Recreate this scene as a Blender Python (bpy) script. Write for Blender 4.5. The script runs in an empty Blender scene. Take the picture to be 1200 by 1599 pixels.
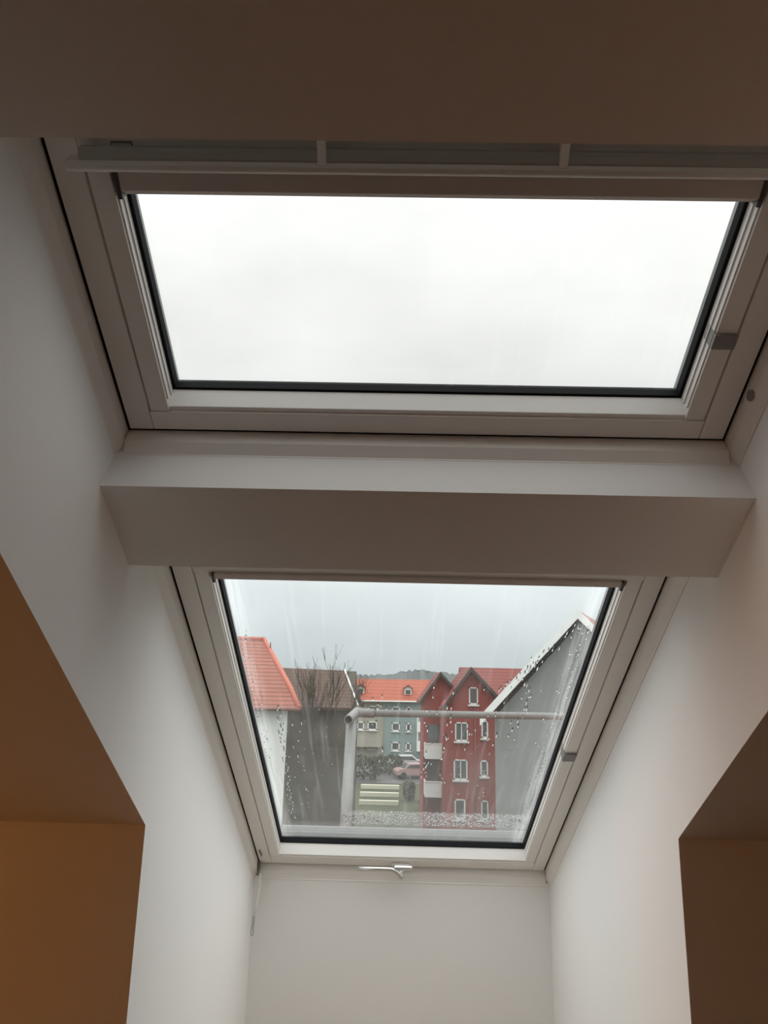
import bpy, bmesh, math, random
from mathutils import Vector, Matrix

random.seed(7)
sc = bpy.context.scene
COL = sc.collection

# ------------------------------------------------------------------ camera
EYE = 1.5                                   # camera height above the attic floor
YAW, PITCH, ROLL = -0.0162, 0.2398, 0.0236
TH = 0.5792                                 # roof pitch (radians)
ST, CT = math.sin(TH), math.cos(TH)

cam_data = bpy.data.cameras.new('camera')
cam = bpy.data.objects.new('camera', cam_data)
COL.objects.link(cam)
cy, sy = math.cos(YAW), math.sin(YAW)
fwd = Vector((sy * math.cos(PITCH), cy * math.cos(PITCH), math.sin(PITCH)))
r0 = Vector((cy, -sy, 0)); u0 = r0.cross(fwd)
rt = math.cos(ROLL) * r0 + math.sin(ROLL) * u0
up = -math.sin(ROLL) * r0 + math.cos(ROLL) * u0
m3 = Matrix((rt, up, -fwd)).transposed()
cam.matrix_world = Matrix.Translation((0, 0, EYE)) @ m3.to_4x4()
cam_data.sensor_fit = 'VERTICAL'
cam_data.sensor_height = 36.0
cam_data.sensor_width = 27.0
cam_data.lens = 36.0 * 1098.7 / 1599.0
cam_data.clip_start = 0.02
cam_data.clip_end = 3000
sc.camera = cam

# ------------------------------------------------------------------ exposure
sc.view_settings.view_transform = 'Standard'
sc.view_settings.look = 'None'
sc.view_settings.gamma = 1.0
sc.view_settings.use_curve_mapping = False
sc.view_settings.exposure = 0.17
cyc = sc.cycles
cyc.max_bounces = 14; cyc.diffuse_bounces = 9; cyc.glossy_bounces = 4
cyc.transmission_bounces = 8; cyc.transparent_max_bounces = 24
cyc.use_denoising = True
cyc.sample_clamp_indirect = 6.0

# ------------------------------------------------------------------ overcast sky
SKY_LOW, SKY_HIGH = 0.54, 2.60              # radiance at the horizon and at the zenith
world = bpy.data.worlds.new('overcast_sky')
sc.world = world
world.use_nodes = True
wn, wl = world.node_tree.nodes, world.node_tree.links
wn.clear()
w_out = wn.new('ShaderNodeOutputWorld'); w_bg = wn.new('ShaderNodeBackground')
w_tc = wn.new('ShaderNodeTexCoord'); w_sep = wn.new('ShaderNodeSeparateXYZ')
wl.new(w_tc.outputs['Generated'], w_sep.inputs[0])
w_rng = wn.new('ShaderNodeMapRange')
w_rng.inputs['From Min'].default_value = 0.0; w_rng.inputs['From Max'].default_value = 1.0
w_rng.inputs['To Min'].default_value = SKY_LOW; w_rng.inputs['To Max'].default_value = SKY_HIGH
wl.new(w_sep.outputs['Z'], w_rng.inputs['Value'])
w_map = wn.new('ShaderNodeMapping'); w_map.inputs['Scale'].default_value = (1.0, 1.0, 2.2)
wl.new(w_tc.outputs['Generated'], w_map.inputs[0])
w_noise = wn.new('ShaderNodeTexNoise')
w_noise.inputs['Scale'].default_value = 3.1; w_noise.inputs['Detail'].default_value = 4.0
wl.new(w_map.outputs[0], w_noise.inputs['Vector'])
w_cl = wn.new('ShaderNodeMapRange')
w_cl.inputs['From Min'].default_value = 0.3; w_cl.inputs['From Max'].default_value = 0.7
w_cl.inputs['To Min'].default_value = 0.91; w_cl.inputs['To Max'].default_value = 1.08
wl.new(w_noise.outputs['Fac'], w_cl.inputs['Value'])
w_mul = wn.new('ShaderNodeMath'); w_mul.operation = 'MULTIPLY'
wl.new(w_rng.outputs[0], w_mul.inputs[0]); wl.new(w_cl.outputs[0], w_mul.inputs[1])
w_ramp = wn.new('ShaderNodeValToRGB')
w_ramp.color_ramp.elements[0].position = 0.0; w_ramp.color_ramp.elements[0].color = (0.90, 1.0, 1.03, 1)
w_ramp.color_ramp.elements[1].position = 0.45; w_ramp.color_ramp.elements[1].color = (1.0, 1.0, 0.985, 1)
wl.new(w_sep.outputs['Z'], w_ramp.inputs[0])
wl.new(w_ramp.outputs[0], w_bg.inputs['Color']); wl.new(w_mul.outputs[0], w_bg.inputs['Strength'])
wl.new(w_bg.outputs[0], w_out.inputs[0])

# ------------------------------------------------------------------ the room's warm lamp
lamp_data = bpy.data.lights.new('warm_room_lamp', 'POINT')
lamp_data.energy = 11.0
lamp_data.color = (1.0, 0.36, 0.06)
lamp_data.shadow_soft_size = 0.12
lamp = bpy.data.objects.new('warm_room_lamp', lamp_data)
lamp.location = (-2.35, 0.75, 1.25)
COL.objects.link(lamp)


# ================================================================== materials
MATS = {}

def mat(name, color, rough=0.6, metal=0.0, noise=0.0, scale=20.0, bump=0.0, bscale=200.0, spec=0.5):
    if name in MATS:
        return MATS[name]
    m = bpy.data.materials.new(name); m.use_nodes = True
    nt = m.node_tree; b = nt.nodes['Principled BSDF']
    b.inputs['Roughness'].default_value = rough
    b.inputs['Metallic'].default_value = metal
    b.inputs['Specular IOR Level'].default_value = spec
    tc = nt.nodes.new('ShaderNodeTexCoord')
    n = nt.nodes.new('ShaderNodeTexNoise')
    n.inputs['Scale'].default_value = scale; n.inputs['Detail'].default_value = 5
    nt.links.new(tc.outputs['Object'], n.inputs['Vector'])
    mx = nt.nodes.new('ShaderNodeMix'); mx.data_type = 'RGBA'
    lo = [c * (1 - noise) for c in color]; hi = [min(1, c * (1 + noise)) for c in color]
    mx.inputs['A'].default_value = (*lo, 1); mx.inputs['B'].default_value = (*hi, 1)
    nt.links.new(n.outputs['Fac'], mx.inputs['Factor'])
    nt.links.new(mx.outputs['Result'], b.inputs['Base Color'])
    if bump > 0:
        n2 = nt.nodes.new('ShaderNodeTexNoise')
        n2.inputs['Scale'].default_value = bscale; n2.inputs['Detail'].default_value = 3
        nt.links.new(tc.outputs['Object'], n2.inputs['Vector'])
        bp = nt.nodes.new('ShaderNodeBump')
        bp.inputs['Strength'].default_value = bump; bp.inputs['Distance'].default_value = 0.002
        nt.links.new(n2.outputs['Fac'], bp.inputs['Height'])
        nt.links.new(bp.outputs[0], b.inputs['Normal'])
    MATS[name] = m
    return m

def tile_mat(name, color, dark, course, column, noise=0.25):
    """clay roof tiles too far away to pick apart: courses down the slope, columns across"""
    m = bpy.data.materials.new(name); m.use_nodes = True
    nt = m.node_tree; b = nt.nodes['Principled BSDF']
    b.inputs['Roughness'].default_value = 0.75
    tc = nt.nodes.new('ShaderNodeTexCoord'); sp = nt.nodes.new('ShaderNodeSeparateXYZ')
    nt.links.new(tc.outputs['Object'], sp.inputs[0])
    def wave(sock, period):
        a = nt.nodes.new('ShaderNodeMath'); a.operation = 'DIVIDE'; a.inputs[1].default_value = period
        nt.links.new(sock, a.inputs[0])
        f = nt.nodes.new('ShaderNodeMath'); f.operation = 'FRACT'; nt.links.new(a.outputs[0], f.inputs[0])
        return f.outputs[0]
    fz = wave(sp.outputs['Z'], course); fx = wave(sp.outputs['X'], column)
    g = nt.nodes.new('ShaderNodeMath'); g.operation = 'LESS_THAN'; g.inputs[1].default_value = 0.36
    nt.links.new(fz, g.inputs[0])
    n = nt.nodes.new('ShaderNodeTexNoise'); n.inputs['Scale'].default_value = 1.4; n.inputs['Detail'].default_value = 6
    nt.links.new(tc.outputs['Object'], n.inputs['Vector'])
    m1 = nt.nodes.new('ShaderNodeMix'); m1.data_type = 'RGBA'
    m1.inputs['A'].default_value = (*[c * (1 - noise) for c in color], 1)
    m1.inputs['B'].default_value = (*[min(1, c * (1 + noise)) for c in color], 1)
    nt.links.new(n.outputs['Fac'], m1.inputs['Factor'])
    m2 = nt.nodes.new('ShaderNodeMix'); m2.data_type = 'RGBA'
    m2.inputs['B'].default_value = (*dark, 1)
    nt.links.new(m1.outputs['Result'], m2.inputs['A'])
    k = nt.nodes.new('ShaderNodeMath'); k.operation = 'MULTIPLY'; k.inputs[1].default_value = 0.8
    nt.links.new(g.outputs[0], k.inputs[0]); nt.links.new(k.outputs[0], m2.inputs['Factor'])
    nt.links.new(m2.outputs['Result'], b.inputs['Base Color'])
    ad = nt.nodes.new('ShaderNodeMath'); ad.operation = 'ADD'
    nt.links.new(fz, ad.inputs[0]); nt.links.new(fx, ad.inputs[1])
    bp = nt.nodes.new('ShaderNodeBump'); bp.inputs['Strength'].default_value = 0.4; bp.inputs['Distance'].default_value = 0.03
    nt.links.new(ad.outputs[0], bp.inputs['Height']); nt.links.new(bp.outputs[0], b.inputs['Normal'])
    MATS[name] = m
    return m

def glass_mat(name, film_base, film_low, streak, v_from, v_to, edge, tint=(0.985, 0.993, 0.988), bands=(), edge_amt=0.03):
    """pane of a given tint with a thin wet / dirty film that scatters sky light"""
    m = bpy.data.materials.new(name); m.use_nodes = True
    nt = m.node_tree; nt.nodes.clear()
    out = nt.nodes.new('ShaderNodeOutputMaterial')
    tr = nt.nodes.new('ShaderNodeBsdfTransparent'); tr.inputs[0].default_value = (*tint, 1)
    gl = nt.nodes.new('ShaderNodeBsdfGlossy'); gl.inputs['Roughness'].default_value = 0.0
    lw = nt.nodes.new('ShaderNodeLayerWeight'); lw.inputs['Blend'].default_value = 0.5
    pw = nt.nodes.new('ShaderNodeMath'); pw.operation = 'POWER'; pw.inputs[1].default_value = 5.0
    nt.links.new(lw.outputs['Facing'], pw.inputs[0])
    fr = nt.nodes.new('ShaderNodeMath'); fr.operation = 'MULTIPLY_ADD'
    fr.inputs[1].default_value = 0.8; fr.inputs[2].default_value = 0.02
    nt.links.new(pw.outputs[0], fr.inputs[0])
    mix1 = nt.nodes.new('ShaderNodeMixShader')
    nt.links.new(fr.outputs[0], mix1.inputs[0]); nt.links.new(tr.outputs[0], mix1.inputs[1]); nt.links.new(gl.outputs[0], mix1.inputs[2])
    tl = nt.nodes.new('ShaderNodeBsdfTranslucent'); tl.inputs[0].default_value = (0.95, 0.96, 0.95, 1)
    mix2 = nt.nodes.new('ShaderNodeMixShader')
    nt.links.new(mix1.outputs[0], mix2.inputs[1]); nt.links.new(tl.outputs[0], mix2.inputs[2])
    nt.links.new(mix2.outputs[0], out.inputs[0])
    tc = nt.nodes.new('ShaderNodeTexCoord'); sp = nt.nodes.new('ShaderNodeSeparateXYZ')
    nt.links.new(tc.outputs['Object'], sp.inputs[0])
    g = nt.nodes.new('ShaderNodeMapRange'); g.interpolation_type = 'SMOOTHSTEP'
    g.inputs['From Min'].default_value = v_from; g.inputs['From Max'].default_value = v_to
    g.inputs['To Min'].default_value = film_base; g.inputs['To Max'].default_value = film_low
    nt.links.new(sp.outputs['Y'], g.inputs['Value'])
    def streaks(sx, sv, lo, hi, amount, seed):
        mp = nt.nodes.new('ShaderNodeMapping'); mp.inputs['Scale'].default_value = (sx, sv, 1)
        mp.inputs['Location'].default_value = (seed, seed * 1.7, 0)
        nt.links.new(tc.outputs['Object'], mp.inputs[0])
        n = nt.nodes.new('ShaderNodeTexNoise'); n.inputs['Scale'].default_value = 1.0; n.inputs['Detail'].default_value = 4
        nt.links.new(mp.outputs[0], n.inputs['Vector'])
        r = nt.nodes.new('ShaderNodeMapRange')
        r.inputs['From Min'].default_value = lo; r.inputs['From Max'].default_value = hi
        r.inputs['To Min'].default_value = 0; r.inputs['To Max'].default_value = amount
        nt.links.new(n.outputs['Fac'], r.inputs['Value'])
        return r.outputs[0]
    def add(a, b):
        x = nt.nodes.new('ShaderNodeMath'); x.operation = 'ADD'; x.use_clamp = True
        nt.links.new(a, x.inputs[0]); nt.links.new(b, x.inputs[1]); return x.outputs[0]
    s = add(g.outputs[0], streaks(55, 2.2, 0.56, 0.74, streak, 3.1))
    s = add(s, streaks(9, 4, 0.5, 0.8, streak * 0.6, 9.4))
    for (b0, b1, b2, xa, amt) in bands:
        e = nt.nodes.new('ShaderNodeMapRange'); e.interpolation_type = 'SMOOTHSTEP'
        e.inputs['From Min'].default_value = b0; e.inputs['From Max'].default_value = b1
        e.inputs['To Max'].default_value = amt
        nt.links.new(sp.outputs['Y'], e.inputs['Value'])
        e2 = nt.nodes.new('ShaderNodeMapRange'); e2.interpolation_type = 'SMOOTHSTEP'
        e2.inputs['From Min'].default_value = b2 + .02; e2.inputs['From Max'].default_value = b2
        nt.links.new(sp.outputs['Y'], e2.inputs['Value'])
        e3 = nt.nodes.new('ShaderNodeMapRange'); e3.interpolation_type = 'SMOOTHSTEP'
        e3.inputs['From Min'].default_value = xa; e3.inputs['From Max'].default_value = xa + .02
        nt.links.new(sp.outputs['X'], e3.inputs['Value'])
        k = e.outputs[0]
        for q in (e2.outputs[0], e3.outputs[0], streaks(160, 90, 0.3, 0.62, 1.0, 2.0)):
            mlt = nt.nodes.new('ShaderNodeMath'); mlt.operation = 'MULTIPLY'
            nt.links.new(k, mlt.inputs[0]); nt.links.new(q, mlt.inputs[1]); k = mlt.outputs[0]
        s = add(s, k)
    # wet margin beside the gasket
    for (e0, e1) in edge:
        e = nt.nodes.new('ShaderNodeMapRange'); e.interpolation_type = 'SMOOTHSTEP'
        e.inputs['From Min'].default_value = e0; e.inputs['From Max'].default_value = e1
        e.inputs['To Min'].default_value = 0; e.inputs['To Max'].default_value = edge_amt
        nt.links.new(sp.outputs['X'], e.inputs['Value'])
        k = nt.nodes.new('ShaderNodeMath'); k.operation = 'MULTIPLY'
        nt.links.new(e.outputs[0], k.inputs[0])
        nt.links.new(streaks(120, 5, 0.35, 0.6, 1.0, 5.0), k.inputs[1])
        s = add(s, k.outputs[0])
    nt.links.new(s, mix2.inputs[0])
    MATS[name] = m
    return m

def water_mat():
    m = bpy.data.materials.new('rain_water'); m.use_nodes = True
    nt = m.node_tree; nt.nodes.clear()
    out = nt.nodes.new('ShaderNodeOutputMaterial')
    rf = nt.nodes.new('ShaderNodeBsdfRefraction'); rf.inputs['IOR'].default_value = 1.33; rf.inputs['Roughness'].default_value = 0.0
    gl = nt.nodes.new('ShaderNodeBsdfGlossy'); gl.inputs['Roughness'].default_value = 0.02
    fr = nt.nodes.new('ShaderNodeFresnel'); fr.inputs['IOR'].default_value = 1.33
    mx = nt.nodes.new('ShaderNodeMixShader')
    nt.links.new(fr.outputs[0], mx.inputs[0]); nt.links.new(rf.outputs[0], mx.inputs[1]); nt.links.new(gl.outputs[0], mx.inputs[2])
    nt.links.new(mx.outputs[0], out.inputs[0])
    MATS['rain_water'] = m
    return m

PAINT = mat('white_wall_paint', (0.895, 0.90, 0.895), 0.85, noise=0.012, scale=3, bump=0.12, bscale=260, spec=0.2)
ROOMPAINT = PAINT
PVC = mat('white_window_lacquer', (0.87, 0.855, 0.825), 0.42, noise=0.015, scale=6)
PVC2 = mat('white_window_inner_lacquer', (0.90, 0.90, 0.88), 0.35, noise=0.01, scale=6)
RUBBER = mat('black_rubber', (0.006, 0.0065, 0.008), 0.7, noise=0.1, scale=40, spec=0.15)
CLAD = mat('grey_aluminium_cladding', (0.23, 0.235, 0.24), 0.45, metal=0.3, noise=0.06, scale=30)
CLADLIGHT = mat('wet_grey_aluminium', (0.11, 0.118, 0.115), 0.35, metal=0.2, noise=0.12, scale=60, bump=0.4, bscale=300)
ALU = mat('brushed_aluminium_bar', (0.78, 0.78, 0.75), 0.42, metal=0.2, noise=0.03, scale=50)
ALUDARK = mat('bar_body_grey', (0.44, 0.45, 0.42), 0.5, metal=0.1, noise=0.03, scale=50)  # bar body, a darker grey than its lip
BLIND = mat('taupe_blind_housing', (0.66, 0.59, 0.55), 0.5, noise=0.03, scale=10)
BRACKET = mat('dark_plastic', (0.06, 0.05, 0.05), 0.5, noise=0.05, scale=20)
CHROME = mat('satin_chrome', (0.72, 0.72, 0.71), 0.3, metal=0.8, noise=0.02, scale=30)
GREYPLASTIC = mat('grey_plastic', (0.24, 0.23, 0.225), 0.5, noise=0.05, scale=20)
CORD = mat('white_cord', (0.80, 0.80, 0.76), 0.8, noise=0.1, scale=300)
WIRE = mat('dull_wire', (0.22, 0.22, 0.21), 0.4, metal=0.7, noise=0.05, scale=60)
GALV = mat('galvanised_steel', (0.20, 0.21, 0.205), 0.55, metal=0.2, noise=0.25, scale=18)
FLOORM = mat('oak_floor', (0.11, 0.07, 0.042), 0.5, noise=0.25, scale=4)
ROOFOUT = tile_mat('own_roof_tiles', (0.30, 0.10, 0.06), (0.08, 0.03, 0.02), 0.19, 0.3)
WATER = water_mat()


# ================================================================== mesh helpers
class MB:
    def __init__(self):
        self.v = []; self.f = []; self.smooth = []
    def add(self, vs, fs, smooth=False):
        o = len(self.v); self.v += [tuple(p) for p in vs]
        for f in fs:
            self.f.append(tuple(i + o for i in f)); self.smooth.append(smooth)
        return self
    def box(self, x0, x1, y0, y1, z0, z1):
        return self.add([(x0, y0, z0), (x1, y0, z0), (x1, y1, z0), (x0, y1, z0), (x0, y0, z1), (x1, y0, z1), (x1, y1, z1), (x0, y1, z1)],
                        [(0, 3, 2, 1), (4, 5, 6, 7), (0, 1, 5, 4), (1, 2, 6, 5), (2, 3, 7, 6), (3, 0, 4, 7)])
    def prism(self, poly, a0, a1, axis='x', smooth=False):
        """extrude a 2D polygon along an axis: x -> poly in (y,z); y -> (x,z); z -> (x,y)"""
        n = len(poly)
        def p(q, a):
            return {'x': (a, q[0], q[1]), 'y': (q[0], a, q[1]), 'z': (q[0], q[1], a)}[axis]
        vs = [p(q, a0) for q in poly] + [p(q, a1) for q in poly]
        fs = [tuple(range(n))[::-1], tuple(range(n, 2 * n))]
        self.add(vs, fs)
        o = len(self.v) - 2 * n
        for i in range(n):
            j = (i + 1) % n
            self.f.append((o + i, o + j, o + n + j, o + n + i)); self.smooth.append(smooth)
        return self
    def tube(self, pts, r, n=10, caps=True, r_end=None):
        pts = [Vector(p) for p in pts]; rings = []
        for i, p in enumerate(pts):
            t = (pts[min(i + 1, len(pts) - 1)] - pts[max(i - 1, 0)]).normalized()
            a = t.orthogonal().normalized() if i == 0 else (rings[-1][1] - t * rings[-1][1].dot(t)).normalized()
            b = t.cross(a)
            rr = r if r_end is None else r + (r_end - r) * i / max(1, len(pts) - 1)
            rings.append(([p + rr * (math.cos(2 * math.pi * k / n) * a + math.sin(2 * math.pi * k / n) * b) for k in range(n)], a))
        vs = [v for ring, _ in rings for v in ring]; fs = []
        for i in range(len(pts) - 1):
            for k in range(n):
                k2 = (k + 1) % n
                fs.append((i * n + k, i * n + k2, (i + 1) * n + k2, (i + 1) * n + k))
        self.add(vs, fs, True)
        if caps:
            o = len(self.v) - len(vs)
            self.f.append(tuple(o + k for k in range(n))[::-1]); self.smooth.append(False)
            q = o + (len(pts) - 1) * n
            self.f.append(tuple(q + k for k in range(n))); self.smooth.append(False)
        return self
    def ring_tube(self, p0, p1, ro, ri, n=20):
        """hollow pipe"""
        p0, p1 = Vector(p0), Vector(p1); t = (p1 - p0).normalized(); a = t.orthogonal().normalized(); b = t.cross(a)
        def ring(c, r): return [c + r * (math.cos(2 * math.pi * k / n) * a + math.sin(2 * math.pi * k / n) * b) for k in range(n)]
        vs = ring(p0, ro) + ring(p1, ro) + ring(p1, ri) + ring(p0, ri); fs = []
        for q in range(4):
            for k in range(n):
                k2 = (k + 1) % n; q2 = (q + 1) % 4
                fs.append((q * n + k, q * n + k2, q2 * n + k2, q2 * n + k))
        return self.add(vs, fs, False)
    def build(self, name, material, parent=None, origin=(0, 0, 0), bevel=0.0, seg=2):
        me = bpy.data.meshes.new(name)
        o3 = Vector(origin)
        me.from_pydata([tuple(Vector(p) - o3) for p in self.v], [], self.f)
        me.polygons.foreach_set('use_smooth', self.smooth)
        bm = bmesh.new(); bm.from_mesh(me)
        bmesh.ops.recalc_face_normals(bm, faces=bm.faces)
        bm.to_mesh(me); bm.free()
        me.materials.append(material)
        ob = bpy.data.objects.new(name, me); COL.objects.link(ob)
        if parent is not None:
            ob.parent = parent
        else:
            ob.location = o3
        if bevel > 0:
            md = ob.modifiers.new('bevel', 'BEVEL'); md.width = bevel; md.segments = seg
            md.limit_method = 'ANGLE'; md.angle_limit = math.radians(40)
        return ob

def tag(o, label, cat, group=None, kind=None):
    o['label'] = label; o['category'] = cat
    if group: o['group'] = group
    if kind: o['kind'] = kind
    return o

def empty(name, loc, label=None, cat=None, group=None, kind=None):
    o = bpy.data.objects.new(name, None); COL.objects.link(o)
    o.location = loc; o.empty_display_size = 0.05
    if label: tag(o, label, cat, group, kind)
    return o

# roof frame: x across, v down the slope, d outward normal distance from the eye
def RP(x, v, d):
    return Vector((x, v * CT + d * ST, -v * ST + d * CT + EYE))
ROT = Matrix.Rotation(-TH, 4, 'X')
def roof_empty(name, org, label=None, cat=None, group=None, kind=None):
    e = empty(name, RP(*org), label, cat, group, kind)
    e.rotation_euler = (-TH, 0, 0)
    return e
def tilt(o, org):
    """place a mesh that was built in roof coordinates with origin org"""
    o.location = RP(*org); o.rotation_euler = (-TH, 0, 0)
    return o

def Z(z):                                   # height relative to the eye
    return z + EYE


# ================================================================== the attic room
XL, XR = -0.4895, 0.5895                     # faces of the shaft's side walls
ROOM_X0, ROOM_X1, ROOM_Y0 = -2.7, 3.2, -3.4
CEIL = 1.10
KY_L, KZ_L = 1.518, -0.286
KY_R, KZ_R = 1.5545, -0.2917
DL = KY_L * ST + KZ_L * CT
DR = KY_R * ST + KZ_R * CT

def struct(o, label, cat):
    return tag(o, label, cat, None, 'structure')

struct(MB().box(ROOM_X0 - .1, ROOM_X1 + .1, ROOM_Y0 - .1, 3.0, -.08, 0).build('floor', FLOORM), 'brown wooden attic floor', 'floor')
struct(MB().box(ROOM_X0 - .1, ROOM_X1 + .1, ROOM_Y0 - .1, 0.30, Z(CEIL), Z(CEIL) + .1).build('ceiling', ROOMPAINT), 'flat white attic ceiling behind the shaft', 'ceiling')
struct(MB().box(ROOM_X0 - .1, ROOM_X1 + .1, ROOM_Y0 - .1, ROOM_Y0, 0, Z(CEIL)).build('wall_rear', ROOMPAINT), 'white rear wall of the attic room', 'wall')
struct(MB().box(ROOM_X0 - .1, ROOM_X0, ROOM_Y0, 1.75, 0, Z(CEIL)).build('wall_gable_left', ROOMPAINT), 'white gable wall at the lamp end of the attic', 'wall')
struct(MB().box(ROOM_X1, ROOM_X1 + .1, ROOM_Y0, 1.75, 0, Z(CEIL)).build('wall_gable_right', ROOMPAINT), 'white gable wall at the far end of the attic', 'wall')

def knee(name, x0, x1, ky, kz, label):
    struct(MB().box(x0, x1, ky, ky + .12, 0, Z(kz)).build(name, ROOMPAINT), label, 'wall')
knee('wall_knee_left', ROOM_X0, XL - .14, KY_L, KZ_L, 'low vertical wall lit orange by the warm lamp')
knee('wall_knee_right', XR + .14, ROOM_X1, KY_R, KZ_R, 'low vertical wall in brown shade beside the shaft')

def slope(name, x0, x1, ky, kz, d, label):
    # slab parallel to the roof from the knee wall up to the flat ceiling
    yt = (d - CT * CEIL) / ST
    poly = [(ky, Z(kz)), (yt, Z(CEIL)), (yt + .2, Z(CEIL)), (ky + .12, Z(kz) + .05), (ky + .12, Z(kz))]
    struct(MB().prism(poly, x0, x1).build(name, ROOMPAINT), label, 'ceiling')
slope('ceiling_slope_left', ROOM_X0, XL - .14, KY_L, KZ_L, DL, 'sloping ceiling tinted orange by the warm lamp')
slope('ceiling_slope_right', XR + .14, ROOM_X1, KY_R, KZ_R, DR, 'sloping ceiling in dark brown shade beside the shaft')

def shaft_side(name, x0, x1, ky, kz, d, label):
    e = 0.0
    yt = (d + e - CT * CEIL) / ST
    yr = (1.0 - CT * CEIL) / ST
    poly = [(ky + e, 0), (ky + e, Z(kz)), (yt, Z(CEIL)), (yt, Z(CEIL) + .02), (yr, Z(CEIL) + .02), (2.93, Z((1.0 - 2.93 * ST) / CT)), (2.93, 0)]
    struct(MB().prism(poly, x0, x1).build(name, PAINT), label, 'wall')
shaft_side('wall_left', XL - .14, XL, KY_L, KZ_L, DL, 'tall white side wall of the window shaft, pull cord hanging beside it')
shaft_side('wall_right', XR, XR + .14, KY_R, KZ_R, DR, 'tall white side wall of the window shaft, facing the pull cord')

BY = 2.808
struct(MB().box(XL - .01, XR + .01, BY, BY + .16, 0, Z(-.690)).build('wall_back', PAINT), 'pale grey wall under the lower roof window', 'wall')

struct(MB().box(XL - .005, XR + .005, 1.56, BY + .01, 0, .24).build('bounce_platform', mat('bounce_platform_tan', (0.42, 0.335, 0.26), .6, noise=.12, scale=5)), 'added unseen platform bouncing light up the window niche', 'platform')  # unseen platform, added to bounce window light up into the niche

o = MB().box(XL - .01, XR + .01, -.78, .2371, .8665, .985)
struct(tilt(o.build('ceiling_panel', PAINT, origin=(.05, .2371, .8665)), (.05, .2371, .8665)), 'brown shaded ceiling panel above the upper roof window', 'ceiling')
o = MB().box(XL - .01, XR + .01, .7648, .9590, .8685, 1.0)
struct(tilt(o.build('trim_1', PAINT, origin=(.05, .86, .8685)), (.05, .86, .8685)), 'boxed-in beam crossing the shaft between the two roof windows', 'beam')

# outer roof around the two openings
o = MB()
for (x0, x1, v0, v1) in ((-3.2, 3.7, -1.6, .03), (-3.2, -.53, .03, 4.3), (.63, 3.7, .03, 4.3), (-.53, .63, .80, 1.0), (-.53, .63, 2.77, 4.3)):
    o.box(x0, x1, v0, v1, 1.0, 1.10)
struct(tilt(o.build('roof_slope', ROOFOUT, origin=(.05, 4.3, 1.0)), (.05, 4.3, 1.0)), 'tiled outer roof around the two windows', 'roof')


# ================================================================== roof windows
XOL, XOR = -.4713, .5694
XIL, XIR = -.3945, .4930
GL, GR = -.4295, .5280                      # groove between stile and glazing bead

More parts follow.
